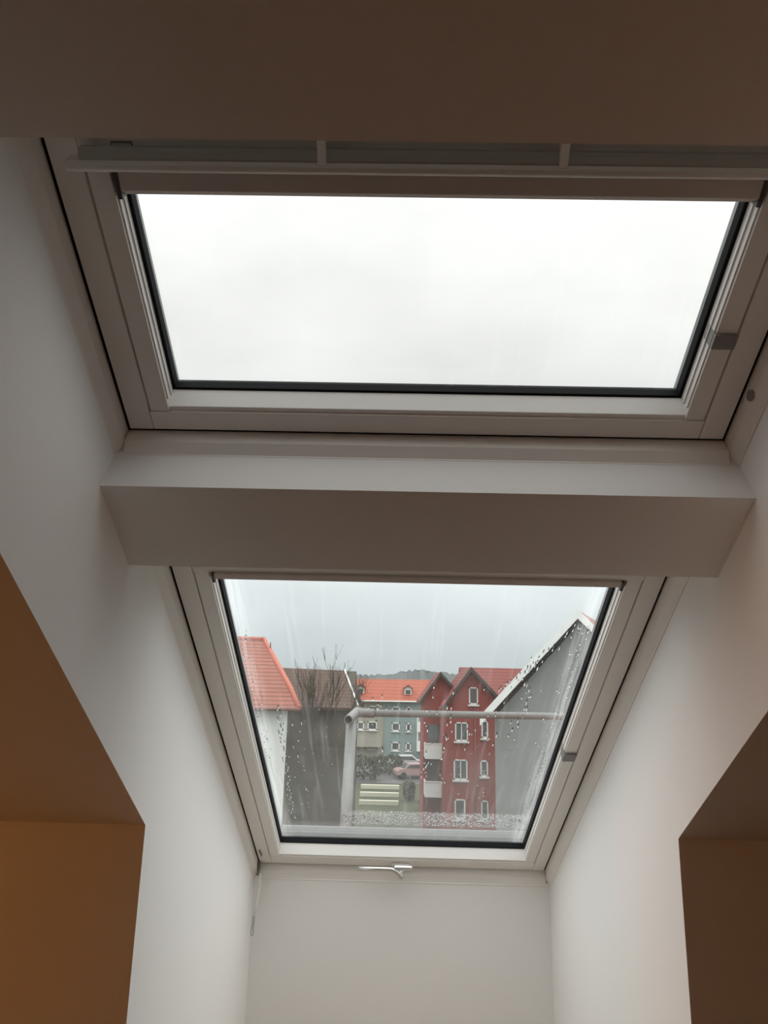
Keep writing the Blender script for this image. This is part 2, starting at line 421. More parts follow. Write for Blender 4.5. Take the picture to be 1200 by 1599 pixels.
def roof_window(name, vo, vi, vto, vti, label, glassm, tall_clad):
    org = (.05, vo, 1.0)
    root = roof_empty(name, org, label, 'window', None, 'structure')
    B = lambda mb, n, m, bev=0.0, par=None: mb.build(n, m, par or root, origin=org, bevel=bev)
    g = .006
    # fixed frame: jambs with a stepped lining edge
    def jamb(sgn, x):
        s = lambda a: x + sgn * a
        poly = [(s(-g), 1.10), (s(-g), .974), (s(-g - .001), .971), (s(-.0175), .9545), (s(-.0175), .950), (s(-.03), .950), (s(-.058), .99), (s(-.058), 1.10)]
        mb = MB()
        n = len(poly)
        vs = [(p[0], vto - .05, p[1]) for p in poly] + [(p[0], vo + .05, p[1]) for p in poly]
        fs = [tuple(range(n)), tuple(range(n, 2 * n))] + [(i, (i + 1) % n, n + (i + 1) % n, n + i) for i in range(n)]
        return B(mb.add(vs, fs), 'frame_jamb', PVC, .0012)
    jamb(1, XOL); jr = jamb(-1, XOR)
    poly = [(vo + g, 1.10), (vo + g, .974), (vo + g + .001, .971), (vo + .0205, .9545), (vo + .0205, .950), (vo + .04, .950), (vo + .058, .99), (vo + .058, 1.10)]
    B(MB().prism(poly, XOL - .005, XOR + .005), 'frame_sill', PVC, .0012)
    B(MB().box(XOL - .05, XOR + .05, vto - .056, vto - g, .962, 1.10), 'frame_head', PVC, .0012)
    # sash: stiles run full length, rails between, glazing beads proud of the groove
    B(MB().box(XOL, GL, vto, vo, .998, 1.055), 'sash_stile', PVC, .0015)
    B(MB().box(GR, XOR, vto, vo, .998, 1.055), 'sash_stile', PVC, .0015)
    B(MB().box(GL - .001, XIL - .003, vto, vi + .006, 1.008, 1.045).box(GL + .0032, XIL, vto + .02, vi + .0065, .9985, 1.046), 'glazing_bead', PVC, .0012)
    B(MB().box(XIR + .003, GR + .001, vto, vi + .006, 1.008, 1.045).box(XIR, GR - .0032, vto + .02, vi + .0065, .9985, 1.046), 'glazing_bead', PVC, .0012)
    B(MB().box(GL + .0008, GR - .0008, vi + .0085, vo, .9985, 1.05), 'sash_rail', PVC, .0012)
    B(MB().prism([(vi + .009, 1.0035), (vi, 1.0035), (vi - .0105, 1.0405), (vi + .009, 1.0405)], XIL - .003, XIR + .003), 'inner_sill', PVC2, .001)
    B(MB().box(GL + .0008, GR - .0008, vto, vti, .9985, 1.05), 'sash_rail', PVC, .0012)
    B(MB().box(XOL - g, XOL, vto, vo + g, 1.003, 1.05).box(XOR, XOR + g, vto, vo + g, 1.003, 1.05).box(XOL, XOR, vo, vo + g, 1.003, 1.05), 'gap_shade_strip', RUBBER)  # black strips added to make the sash gap look shaded
    # light aluminium blind channels lining the opening
    for x, s in ((XIL, 1), (XIR, -1)):
        B(MB().box(min(x, x + s * .0025), max(x, x + s * .0025), vti - .02, vi - .014, 1.004, 1.026)
          .box(min(x, x + s * .005), max(x, x + s * .005), vti - .02, vi - .014, 1.016, 1.019), 'blind_channel', PVC2, .0005)
    # rubber gasket ring and outer cladding ring
    ib, it = vi - .013, vti
    gk = MB()
    for (x0, x1, v0, v1) in ((XIL - .01, XIL + .0055, it, ib + .01), (XIR - .0055, XIR + .01, it, ib + .01), (XIL, XIR, ib - .0015, ib + .012)):
        gk.box(x0, x1, v0, v1, 1.0405, 1.0615)
    B(gk, 'gasket', RUBBER, .0015)
    cl = MB()
    for (x0, x1, v0, v1) in ((XIL - .05, XIL + .001, it - .05, ib + .05), (XIR - .001, XIR + .05, it - .05, ib + .05), (XIL - .05, XIR + .05, it - .05, it)):
        cl.box(x0, x1, v0, v1, 1.064, 1.082)
    B(cl, 'outer_cladding', CLAD, .002)
    if tall_clad:
        B(MB().prism([(ib + .002, 1.064), (ib + .002, 1.078), (ib + .005, 1.084), (ib + .009, 1.086), (ib + .012, 1.104), (ib + .018, 1.111), (ib + .07, 1.113), (ib + .07, 1.064)], XIL - .05, XIR + .05),
          'outer_flashing', CLADLIGHT, .0015)
    else:
        B(MB().box(XIL - .05, XIR + .05, ib + .004, ib + .05, 1.064, 1.075), 'outer_flashing', RUBBER, .002)
    pane = B(MB().box(XIL - .008, XIR + .008, it - .01, ib + .01, 1.0595, 1.0635), 'glass_pane', glassm)
    return root, org, pane, B, jr

g_low = glass_mat('rain_wet_glass', .005, .022, .028, -1.25, -.35, ((-.385, -.43), (.375, .43)), bands=((-.318, -.308, -.215, -.19, .075), (-.225, -.21, -.06, -.60, .02)), edge_amt=.11)
g_up = glass_mat('sky_dimming_glass', .006, .012, .02, -.4, 0.0, ((-.39, -.43), (.38, .43)), (0.742, 0.747, 0.742))  # grey tint added to dim the bright sky behind the upper pane

upper, uorg, upane, UB, ujamb = roof_window('window_1', .7437, .698, .10, .312, 'wide upper roof window showing only white cloud', g_up, False)
lower, lorg, lpane, LB, ljamb = roof_window('window_2', 2.710, 2.6394, 1.065, 1.118, 'tall lower roof window looking out on red-roofed houses', g_low, True)

# ---- upper window fittings
vb = UB(MB().prism([(.286, .998), (.2735, .970), (.2730, .962), (.277, .956), (.284, .953), (.2875, .953), (.291, .998)], -.413, .512, smooth=False), 'ventilation_bar', ALUDARK, .0015)
UB(MB().prism([(.2865, .975), (.2865, .953), (.290, .9485), (.2965, .9475), (.300, .950), (.300, .975)], -.4315, .531), 'bar_lip', ALU, .0015, vb)
for cx in (-.1015, .2035):
    vbp = UB(MB().prism([(.240, .998), (.240, .962), (.252, .955), (.272, .9525), (.287, .9475), (.2885, .950), (.2885, .956), (.27, .962), (.262, .998)], cx - .0055, cx + .0055), 'bar_clip', PVC, .001, vb)
    vbp['label'] = 'small white clip over the bar'
pl = UB(MB().box(-.383, -.355, .276, .284, .9955, .998), 'type_plate', GREYPLASTIC)
for k in range(7):
    UB(MB().box(-.381 + k * .0036, -.381 + k * .0036 + .0022, .278, .2815, .995, .9956), 'plate_mark', PVC2, 0, pl)
UB(MB().box(.4895, .5255, .540, .565, .991, .9995).box(.4895, .4945, .540, .565, .9995, 1.030), 'sash_catch', GREYPLASTIC, .0015)
# round screw cap on the jamb
cap = MB(); n = 16
cpts = [(XOR + .0045 - .0018, .640 + .0095 * math.cos(2 * math.pi * k / n), .979 + .0095 * math.sin(2 * math.pi * k / n)) for k in range(n)]
cap.add(cpts + [(XOR + .006, p[1], p[2]) for p in cpts], [tuple(range(n))] + [(i, (i + 1) % n, n + (i + 1) % n, n + i) for i in range(n)])
UB(cap, 'screw_cap', GREYPLASTIC)

# ---- lower window fittings
LB(MB().box(.4895, .5255, 1.848, 1.886, .991, .9995).box(.4895, .4945, 1.848, 1.886, .9995, 1.030), 'sash_catch', GREYPLASTIC, .0015)
hd = LB(MB().box(.012, .078, 2.672, 2.704, .988, .999).box(.03, .058, 2.675, 2.70, .968, .99), 'handle', CHROME, .003)
LB(MB().tube([(-.104, 2.640, .962), (-.04, 2.640, .962), (.012, 2.640, .962), (.032, 2.646, .956), (.046, 2.653, .945), (.050, 2.656, .941)], .0072, 8), 'handle_lever', CHROME, .0, hd)
LB(MB().box(.022, .086, 2.632, 2.650, .962, .974), 'handle_latch', CHROME, .004, hd)
LB(MB().tube([(.046, 2.655, .942), (.046, 2.690, .985)], .0095, 12), 'handle_pivot', CHROME, .0, hd)
lp = LB(MB().prism([(-.4605, 2.588), (-.4575, 2.588), (-.4545, 2.632), (-.4575, 2.632)], .990, .999, 'z'), 'hinge_pin', GREYPLASTIC, .0008)
LB(MB().box(-.476, -.464, 2.690, 2.697, .985, .997).box(-.4715, -.4675, 2.697, 2.714, .953, .990), 'cord_guide', GREYPLASTIC, .0012)

# rain on the outside of the lower pane
def rain(drops):
    """each drop: x, v, half width, half length -> flattened dome on the outer glass face"""
    mb = MB(); nseg = 8
    for (x, v, rx, rv) in drops:
        h = min(rx, rv) * .28; d0 = 1.0637
        vs = []; wob = [random.uniform(.8, 1.15) for _ in range(nseg)]
        for (s, hh) in ((1, 0), (.8, .55), (.4, .9)):
            for k in range(nseg):
                a = 2 * math.pi * k / nseg
                vs.append((x + rx * s * wob[k] * math.cos(a), v + rv * s * wob[k] * math.sin(a), d0 + h * hh))
        vs.append((x, v, d0 + h))
        fs = []
        for q in range(2):
            for k in range(nseg):
                k2 = (k + 1) % nseg
                fs.append((q * nseg + k, q * nseg + k2, (q + 1) * nseg + k2, (q + 1) * nseg + k))
        for k in range(nseg):
            fs.append((2 * nseg + k, 2 * nseg + (k + 1) % nseg, 3 * nseg))
        fs.append(tuple(range(nseg))[::-1])
        mb.add(vs, fs, True)
    return mb
drops = []
for _ in range(900):                        # beaded band along the bottom
    v = 2.40 + .105 * random.random() ** .8
    r = random.uniform(.0016, .0042)
    drops.append((random.uniform(-.16, .455), v, r, r * random.uniform(1, 1.8)))
for _ in range(60):                        # beads under the ridge of left edge
    v = random.uniform(1.40, 2.05); r = random.uniform(.0010, .0024)
    drops.append((-.385 + abs(random.gauss(0, .012)), v, r, r * random.uniform(1.5, 4)))
for _ in range(110):                        # right edge
    v = random.uniform(1.35, 2.45); r = random.uniform(.0010, .0024)
    drops.append((.478 - abs(random.gauss(0, .016)), v, r, r * random.uniform(1.5, 4)))
for k in range(46):                         # short runs on the white house corner
    v = 1.75 + k * .016 + random.uniform(-.006, .006)
    drops.append((-.318 + random.gauss(0, .006) - (v - 1.75) * .03, v, .0016, random.uniform(.008, .022)))
for (cx, v0, v1, nrun) in ((-.28, 1.8, 2.4, 18), (.105, 1.62, 2.2, 24), (.165, 1.60, 2.2, 20), (.30, 1.64, 2.3, 18), (.235, 1.62, 2.3, 10), (-.03, 1.66, 2.1, 14), (.36, 1.5, 1.9, 22)):
    for _ in range(nrun):
        drops.append((cx + random.gauss(0, .010), random.uniform(v0, v1), random.uniform(.0010, .0022), random.uniform(.004, .020)))
for k in range(40):                         # along the white verge of the grey gable
    t = random.random()
    drops.append((.30 + .15 * t + random.gauss(0, .006), 1.62 - .28 * t + abs(random.gauss(0, .02)), random.uniform(.0010, .0018), random.uniform(.005, .016)))
for _ in range(70):
    r = random.uniform(.0008, .0016)
    drops.append((random.uniform(-.38, .47), random.uniform(1.55, 2.45), r, r * random.uniform(1, 3)))
rd = rain(drops).build('raindrops', WATER, lpane, origin=lorg)
rd['kind'] = 'stuff'; rd['label'] = 'rain beads and runs on the outer glass'

# ---- roller blinds
def blind(v0, v1, label):
    org = (.05, v0, 1.0)
    r = roof_empty('roller_blind', org, label, 'blind', None)
    MB().prism([(v0, .992), (v0, 1.036), (v1 - .004, 1.036), (v1 - .004, .996), (v1 - .009, .990)], XIL + .012, XIR - .012).build('housing', BLIND, r, origin=org, bevel=.001)
    MB().prism([(v1 - .006, 1.000), (v1 - .006, 1.020), (v1, 1.018), (v1 + .001, 1.006)], XIL + .008, XIR - .008).build('bottom_bar', BLIND, r, origin=org, bevel=.001)
    for x0, x1 in ((XIL + .0056, XIL + .012), (XIR - .012, XIR - .0056)):
        MB().box(x0, x1, v0, v1 + .003, .990, 1.040).build('end_bracket', BRACKET, r, origin=org, bevel=.001)
    return r
blind(.313, .345, 'rolled-up taupe roller blind under the ventilation bar')
blind(1.119, 1.140, 'rolled-up taupe roller blind tucked under the boxed-in beam')

# ---- pull cord in the corner under the lower window
pc = empty('pull_cord', (-.470, 2.742, Z(-.87)), 'thin white pull cord with a wire loop hanging by the side wall', 'cord')
org = (-.470, 2.742, Z(-.87))
MB().tube([(-.4585, 2.757, Z(-.670)), (-.4575, 2.750, Z(-.70)), (-.4595, 2.746, Z(-.735)), (-.4655, 2.744, Z(-.77)), (-.4700, 2.743, Z(-.805))], .0045, 8).build('cord', CORD, pc, origin=org)
loop = [(-.4700 + .0028 * math.cos(a), 2.742, Z(-.810) + .0035 * math.sin(a)) for a in [math.pi * k / 6 for k in range(0, 7)]]
loop += [(-.4728, 2.742, Z(-.822)), (-.4735, 2.742, Z(-.835)), (-.4762, 2.742, Z(-.848)), (-.4770, 2.742, Z(-.858)), (-.4745, 2.742, Z(-.866)), (-.4705, 2.742, Z(-.867)), (-.4680, 2.742, Z(-.859)), (-.4685, 2.742, Z(-.848)), (-.4688, 2.742, Z(-.835)), (-.4676, 2.742, Z(-.822)), (-.4672, 2.742, Z(-.810))]
MB().tube(loop, .0012, 6).build('wire_loop', WIRE, pc, origin=org)


# ================================================================== outside: rail on the roof
rl = empty('scaffold_rail', (-.235, 3.75, Z(-1.11)), 'grey galvanised pipe rail with open end standing outside the lower window', 'railing')
org = (-.235, 3.75, Z(-1.11))
MB().tube([(-.20, 4.40, Z(-.172)), (3.2, 4.40, Z(-.150))], .0205, 16).build('rail', GALV, rl, origin=org)
MB().tube([(-.20, 4.40, Z(-.172)), (-.10, 4.40, Z(-.1715))], .0265, 16).build('coupler', GALV, rl, origin=org)
MB().ring_tube((-.246, 4.22, Z(-.205)), (-.205, 4.44, Z(-.165)), .0265, .021).build('open_pipe_end', GALV, rl, origin=org)
MB().tube([(-.232, 4.33, Z(-.20)), (-.225, 3.75, Z(-1.075))], .031, 18).build('post', GALV, rl, origin=org)


# ================================================================== outside: neighbourhood
PLASTER_W = mat('white_render', (0.66, 0.67, 0.65), 0.9, noise=0.06, scale=.6)
PLASTER_G = mat('grey_render', (0.235, 0.24, 0.238), 0.9, noise=0.08, scale=.5)
PLASTER_R = mat('red_render', (0.27, 0.050, 0.040), 0.9, noise=0.12, scale=.6)
PLASTER_T = mat('teal_grey_render', (0.25, 0.325, 0.32), 0.9, noise=0.1, scale=.6)
PLASTER_C = mat('cream_render', (0.36, 0.345, 0.29), 0.9, noise=0.15, scale=.6)
DARKCLAD = mat('dark_taupe_cladding', (0.070, 0.064, 0.048), 0.9, noise=0.25, scale=.7)
WHITEWOOD = mat('white_painted_wood', (0.80, 0.81, 0.79), 0.6, noise=0.08, scale=2)
DARKWOOD = mat('dark_stained_wood', (0.045, 0.038, 0.032), 0.7, noise=0.2, scale=3)
WINFRAME = mat('white_window_frame', (0.72, 0.72, 0.69), 0.5, noise=0.03, scale=4)
WINGLASS = mat('reflecting_window_glass', (0.085, 0.10, 0.105), 0.08, noise=0.2, scale=1.5, spec=0.8)
TILE_RED = tile_mat('pale_red_roof_tiles', (0.30, 0.105, 0.072), (0.14, 0.05, 0.036), .165, .30)
TILE_BROWN = tile_mat('brown_roof_tiles', (0.088, 0.052, 0.034), (0.045, 0.026, 0.018), .2, .3)
TILE_ORANGE = tile_mat('orange_roof_tiles', (0.33, 0.075, 0.032), (0.24, 0.055, 0.026), .4, .3, .12)
TILE_DARKRED = tile_mat('dark_red_roof_tiles', (0.20, 0.040, 0.030), (0.10, 0.024, 0.02), .25, .3)
GRASS = mat('grass', (0.050, 0.062, 0.026), 0.95, noise=0.3, scale=.3)
ASPHALT = mat('wet_asphalt', (0.10, 0.10, 0.10), 0.5, noise=0.2, scale=.8)
HEDGE = mat('hedge_leaves', (0.045, 0.050, 0.028), 0.9, noise=0.4, scale=2)
BARK = mat('bare_bark', (0.075, 0.062, 0.050), 0.9, noise=0.3, scale=5)
FOREST = mat('far_forest', (0.085, 0.10, 0.10), 0.95, noise=0.35, scale=.08)
CONCRETE = mat('pale_concrete', (0.62, 0.63, 0.50), 0.8, noise=0.06, scale=2)
PAINT_SILVER = mat('silver_car_paint', (0.55, 0.55, 0.56), 0.3, metal=0.3, noise=0.03)
PAINT_PINK = mat('faded_red_car_paint', (0.36, 0.24, 0.23), 0.35, noise=0.05)
TYRE = mat('tyre_rubber', (0.02, 0.02, 0.02), 0.8, noise=0.1)

def ground_z(y):                            # the land rises behind the near houses
    if y < 55: return -10.7
    if y < 92: return -10.7 + 2.8 * (y - 55) / 37
    return -7.9

gm = MB()
ys = [6, 55, 60, 66, 72, 80, 92, 260]
for a, b in zip(ys, ys[1:]):
    gm.add([(-120, a, Z(ground_z(a))), (120, a, Z(ground_z(a))), (120, b, Z(ground_z(b))), (-120, b, Z(ground_z(b)))], [(0, 1, 2, 3)])
struct(gm.build('ground', GRASS), 'dull green lawns between the houses', 'ground')

# far wooded hill
hm = MB(); N = 220; prev = None
xs = [-170 + 340 * i / N for i in range(N + 1)]
vs = []; fs = []
for i, x in enumerate(xs):
    crest = 4.0 + 1.0 * math.sin(x * .021 + .8) + .9 * math.sin(x * .11) + random.uniform(0, 1.5) + (1.0 if x > 2 else 0)
    for (yy, zz) in ((255, -9), (320, -2 + random.uniform(-.5, .5)), (380, crest - .8), (386, crest), (420, -6)):
        vs.append((x, yy + random.uniform(-3, 3), Z(zz)))
for i in range(N):
    for k in range(4):
        fs.append((i * 5 + k, (i + 1) * 5 + k, (i + 1) * 5 + k + 1, i * 5 + k + 1))
hm.add(vs, fs)
struct(hm.build('hills', FOREST), 'low wooded hill along the horizon', 'hill')

def facade_window(par, org, x0, x1, z0, z1, y, frame=.09, depth=.07, mullion=False, sill=True, arch=False):
    """white frame proud of the wall with a recessed pane; parts of a house"""
    mb = MB()
    mb.box(x0, x0 + frame, y - depth, y + .02, Z(z0), Z(z1)).box(x1 - frame, x1, y - depth, y + .02, Z(z0), Z(z1))
    mb.box(x0, x1, y - depth, y + .02, Z(z1 - frame), Z(z1)).box(x0, x1, y - depth, y + .02, Z(z0), Z(z0 + frame))
    if mullion:
        xm = (x0 + x1) / 2
        mb.box(xm - frame * .35, xm + frame * .35, y - depth, y + .02, Z(z0), Z(z1))
    if sill:
        mb.box(x0 - .08, x1 + .08, y - depth - .1, y + .02, Z(z0 - .12), Z(z0))
    w = mb.build('window', WINFRAME, par, origin=org)
    MB().box(x0 + frame * .8, x1 - frame * .8, y - depth * .35, y - depth * .1, Z(z0 + frame * .8), Z(z1 - frame * .8)).build('pane', WINGLASS, w, origin=org)
    return w

def roof_slab(p_eave0, p_eave1, p_ridge1, p_ridge0, t):
    """tilted slab between an eave edge and a ridge edge, t thick downwards"""
    q = [Vector(p) for p in (p_eave0, p_eave1, p_ridge1, p_ridge0)]
    return MB().add(q + [p - Vector((0, 0, t)) for p in q],
                    [(0, 1, 2, 3), (7, 6, 5, 4), (0, 4, 5, 1), (1, 5, 6, 2), (2, 6, 7, 3), (3, 7, 4, 0)])

# ---- grey gable house
G0 = -10.7
org = (9.98, 38, Z(G0))
gh = empty('grey_house', org, 'grey rendered gable house with white verge boards and red roof', 'house')
gh.rotation_euler = (0, 0, -math.radians(24))
ax, az, ey, ez, hw = 9.98, 4.05, 38.0, -1.50, 4.75
MB().prism([(ax - hw, Z(G0)), (ax + hw, Z(G0)), (ax + hw, Z(ez - .1)), (ax, Z(az - .65)), (ax - hw, Z(ez - .1))], ey, ey + 9, 'y').build('wall', PLASTER_G, gh, origin=org)
pitch = (az - ez) / 5.30
for s in (-1, 1):
    p = lambda dx, y, dz=0: (ax + s * dx, y, Z(az - pitch * dx + dz))
    roof_slab(p(5.40, ey - .55), p(5.40, ey + 9.3), p(0, ey + 9.3), p(0, ey - .55), .16).build('roof', TILE_RED, gh, origin=org)
    v = MB()
    q = [(5.4, .05), (0, .05), (0, -.46), (5.4, -.46)]
    vs = [(ax + s * dx, y, Z(az - pitch * dx + dz)) for y in (ey - .60, ey - .54) for dx, dz in q]
    v.add(vs, [(0, 1, 2, 3), (7, 6, 5, 4), (0, 4, 5, 1), (1, 5, 6, 2), (2, 6, 7, 3), (3, 7, 4, 0)])
    vo = v.build('verge_board', WHITEWOOD, gh, origin=org)
    v = MB()
    q = [(5.0, -.20), (0, -.20), (0, -.30), (5.0, -.30)]
    vs = [(ax + s * dx, y, Z(az - pitch * dx + dz)) for y in (ey - .54, ey + .01) for dx, dz in q]
    v.add(vs, [(0, 1, 2, 3), (7, 6, 5, 4), (0, 4, 5, 1), (1, 5, 6, 2), (2, 6, 7, 3), (3, 7, 4, 0)])
    v.build('soffit', WHITEWOOD, gh, origin=org)

# ---- white house with hipped red roof
org = (-4.3, 30.35, Z(G0))
wh = empty('white_house', org, 'white rendered house with a pale red hipped tile roof', 'house')
wh.rotation_euler = (0, 0, math.radians(12))
MB().box(-14, -4.30, 30.35, 40, Z(G0), Z(-1.05)).build('wall', PLASTER_W, wh, origin=org)
e0 = -1.06; xr_, yr_ = -5.30, 35.0; zr_ = 1.98
ev = [(-14.4, 29.95), (-3.86, 29.95), (-3.86, 40.4), (-14.4, 40.4)]
A, Bq, Cq, Dq = [(x, y, Z(e0)) for x, y in ev]
R1, R0 = (xr_, yr_, Z(zr_)), (-11.9, yr_, Z(zr_))
# bell-cast eaves: the lowest courses are flatter, as the photo's kink shows
def mixp(a, b, t): return tuple(a[i] + (b[i] - a[i]) * t for i in range(3))
K = [mixp(A, R0, .22), mixp(Bq, R1, .22), mixp(Cq, R1, .22), mixp(Dq, R0, .22)]
K = [(k[0], k[1], k[2] + .13) for k in K]
rf = MB().add([A, Bq, Cq, Dq] + K + [R1, R0], [(0, 1, 5, 4), (1, 2, 6, 5), (2, 3, 7, 6), (3, 0, 4, 7), (4, 5, 8, 9), (5, 6, 8), (6, 7, 9, 8), (7, 4, 9), (3, 2, 1, 0)])
rfo = rf.build('roof', TILE_RED, wh, origin=org)
MB().tube([Bq, K[1], R1], .11, 8).build('hip_ridge', mat('ridge_tiles', (0.46, 0.14, 0.10), .75, noise=.2, scale=3), rfo, origin=org)
MB().tube([R1, R0], .11, 8).build('ridge', MATS['ridge_tiles'], rfo, origin=org)
MB().tube([(-14.4, 29.88, Z(e0 - .03)), (-3.84, 29.88, Z(e0 - .03))], .075, 8).build('gutter', mat('brown_gutter', (.22, .10, .08), .5, noise=.1), rfo, origin=org)
MB().tube([(-5.02, 34.0, Z(1.15)), (-5.03, 34.0, Z(1.80))], .05, 6, r_end=.02).build('roof_spike', BARK, rfo, origin=org)

# ---- brown-roofed dark house
org = (-5, 47, Z(G0))
bh = empty('brown_house', org, 'dark taupe house with brown tile roof behind the white house', 'house')
MB().prism([(44.3, Z(G0)), (51.7, Z(G0)), (51.7, Z(-1.5)), (48, Z(.78)), (44.3, Z(-1.5))], -9.5, -2.35, 'x').build('wall', DARKCLAD, bh, origin=org)
rb = roof_slab((-9.9, 43.9, Z(-1.45)), (-1.95, 43.9, Z(-1.45)), (-3.15, 48, Z(.82)), (-9.9, 48, Z(.95)), .15).build('roof', TILE_BROWN, bh, origin=org)
roof_slab((-1.95, 52.1, Z(-1.45)), (-9.9, 52.1, Z(-1.45)), (-9.9, 48, Z(.95)), (-3.15, 48, Z(.82)), .15).build('roof', TILE_BROWN, bh, origin=org)
MB().tube([(-1.95, 43.9, Z(-1.40)), (-3.15, 48, Z(.87))], .06, 6).build('verge', WHITEWOOD, rb, origin=org)

# ---- red house
org = (5.5, 54, Z(G0))
rh = empty('red_house', org, 'dark red rendered house with steep gables and white balconies', 'house')
ra, rz, ry = 5.54, 1.30, 51.0
MB().prism([(3.62, Z(G0)), (7.40, Z(G0)), (7.40, Z(-.95)), (ra, Z(rz - .25)), (3.62, Z(-1.3))], ry, ry + 7, 'y').build('wall', PLASTER_R, rh, origin=org)
for s, run, drop in ((-1, 2.15, 2.95), (1, 2.55, 2.62)):
    r_ = roof_slab((ra + s * run, ry - .5, Z(rz - drop)), (ra + s * run, ry + 7, Z(rz - drop)), (ra, ry + 7, Z(rz)), (ra, ry - .5, Z(rz)), .15).build('roof', TILE_DARKRED, rh, origin=org)
    q = [(run, .02 - drop), (0, .02), (0, -.30), (run, -.30 - drop)]
    vs = [(ra + s * dx, y, Z(rz + dz)) for y in (ry - .56, ry - .48) for dx, dz in q]
    MB().add(vs, [(0, 1, 2, 3), (7, 6, 5, 4), (0, 4, 5, 1), (1, 5, 6, 2), (2, 6, 7, 3), (3, 7, 4, 0)]).build('verge_board', DARKWOOD, r_, origin=org)
# set-back wing with its own gable
MB().prism([(2.40, Z(G0)), (3.70, Z(G0)), (4.9, Z(G0)), (4.9, Z(-.6)), (3.62, Z(.75)), (2.40, Z(-1.0))], 54, 60, 'y').build('wing_wall', PLASTER_R, rh, origin=org)
for s, run, drop in ((-1, 1.55, 2.15), (1, 1.6, 1.7)):
    r_ = roof_slab((3.62 + s * run, 53.6, Z(.96 - drop)), (3.62 + s * run, 60, Z(.96 - drop)), (3.62, 60, Z(.96)), (3.62, 53.6, Z(.96)), .14).build('wing_roof', TILE_DARKRED, rh, origin=org)
    q = [(run, .02 - drop), (0, .02), (0, -.26), (run, -.26 - drop)]
    vs = [(3.62 + s * dx, y, Z(.96 + dz)) for y in (53.54, 53.62) for dx, dz in q]
    MB().add(vs, [(0, 1, 2, 3), (7, 6, 5, 4), (0, 4, 5, 1), (1, 5, 6, 2), (2, 6, 7, 3), (3, 7, 4, 0)]).build('verge_board', DARKWOOD, r_, origin=org)
# long roof running to the side behind the gable
MB().prism([(54.2, Z(G0)), (61.8, Z(G0)), (61.8, Z(-.9)), (58, Z(1.35)), (54.2, Z(-.9))], 5.6, 12.2, 'x').build('main_wall', PLASTER_R, rh, origin=org)
roof_slab((5.4, 53.8, Z(-1.0)), (12.4, 53.8, Z(-1.0)), (12.4, 58, Z(1.46)), (5.4, 58, Z(1.46)), .15).build('main_roof', TILE_DARKRED, rh, origin=org)
roof_slab((12.4, 62.2, Z(-1.0)), (5.4, 62.2, Z(-1.0)), (5.4, 58, Z(1.46)), (12.4, 58, Z(1.46)), .15).build('main_roof', TILE_DARKRED, rh, origin=org)
MB().tube([(5.84, ry - .08, Z(-1.3)), (5.84, ry - .08, Z(G0))], .06, 6).build('downpipe', mat('red_pipe', (.22, .045, .04), .6, noise=.1), rh, origin=org)
for (x0, x1, z0, z1, mu) in ((5.42, 6.06, -1.24, -.07, False), (4.45, 5.35, -3.70, -2.45, True), (4.36, 5.30, -6.22, -4.90, True), (4.42, 5.15, -8.7, -7.45, False),
                             (6.28, 6.74, -3.46, -2.30, False), (6.18, 6.70, -5.96, -4.92, False), (6.20, 6.70, -8.7, -7.5, False)):
    facade_window(rh, org, x0, x1, z0, z1, ry, mullion=mu)
for zb in (-4.90, -7.42):
    bl = MB().box(2.45, 3.98, 52.0, 54, Z(zb - .12), Z(zb)).build('balcony', WHITEWOOD, rh, origin=org)
    MB().box(2.45, 3.98, 52.0, 52.08, Z(zb), Z(zb + .86)).box(2.45, 2.53, 52.08, 54, Z(zb), Z(zb + .86)).build('parapet', WHITEWOOD, bl, origin=org)
    MB().box(2.40, 4.02, 51.96, 52.12, Z(zb + .86), Z(zb + .93)).build('handrail', WINFRAME, bl, origin=org)
    MB().box(2.75, 3.55, 53.93, 54.02, Z(zb), Z(zb + 2.1)).build('balcony_door', WINGLASS, bl, origin=org)

# ---- long orange-roofed building
OG = -8.4
org = (0, 90, Z(OG))
oh = empty('orange_roofed_building', org, 'long building with bright orange roof, cream and teal walls', 'building')
MB().box(-4.4, -.75, 85.3, 95, Z(OG), Z(-1.85)).build('cream_wall', PLASTER_C, oh, origin=org)
MB().box(-.75, 6.5, 85.2, 95, Z(OG), Z(-1.85)).build('teal_wall', PLASTER_T, oh, origin=org)
MB().prism([(85.5, Z(-1.9)), (94.8, Z(-1.9)), (90, Z(.4))], -4.4, 6.5, 'x').build('gable_wall', PLASTER_C, oh, origin=org)
ro = roof_slab((-5.2, 84.6, Z(-1.86)), (6.9, 84.6, Z(-1.74)), (6.9, 90, Z(.66)), (-5.2, 90, Z(.56)), .15).build('roof', TILE_ORANGE, oh, origin=org)
roof_slab((6.9, 95.6, Z(-1.8)), (-5.2, 95.6, Z(-1.8)), (-5.2, 90, Z(.56)), (6.9, 90, Z(.66)), .15).build('roof', TILE_ORANGE, oh, origin=org)
MB().tube([(-5.2, 84.5, Z(-1.98)), (6.9, 84.5, Z(-1.86))], .09, 6).build('gutter', WINFRAME, ro, origin=org)
for dx in (-3.67, 1.96):
    dm = MB().prism([(dx - .42, Z(-1.15)), (dx + .42, Z(-1.15)), (dx + .42, Z(-.42)), (dx, Z(-.18)), (dx - .42, Z(-.42))], 85.9, 88.4, 'y').build('dormer', WINFRAME, oh, origin=org)
    MB().prism([(dx - .55, Z(-.50)), (dx, Z(-.16)), (dx + .55, Z(-.50)), (dx + .55, Z(-.40)), (dx, Z(-.02)), (dx - .55, Z(-.40))], 85.7, 88.6, 'y').build('dormer_roof', TILE_DARKRED, dm, origin=org)
    MB().box(dx - .28, dx + .28, 85.84, 85.92, Z(-1.08), Z(-.62)).build('dormer_pane', WINGLASS, dm, origin=org)
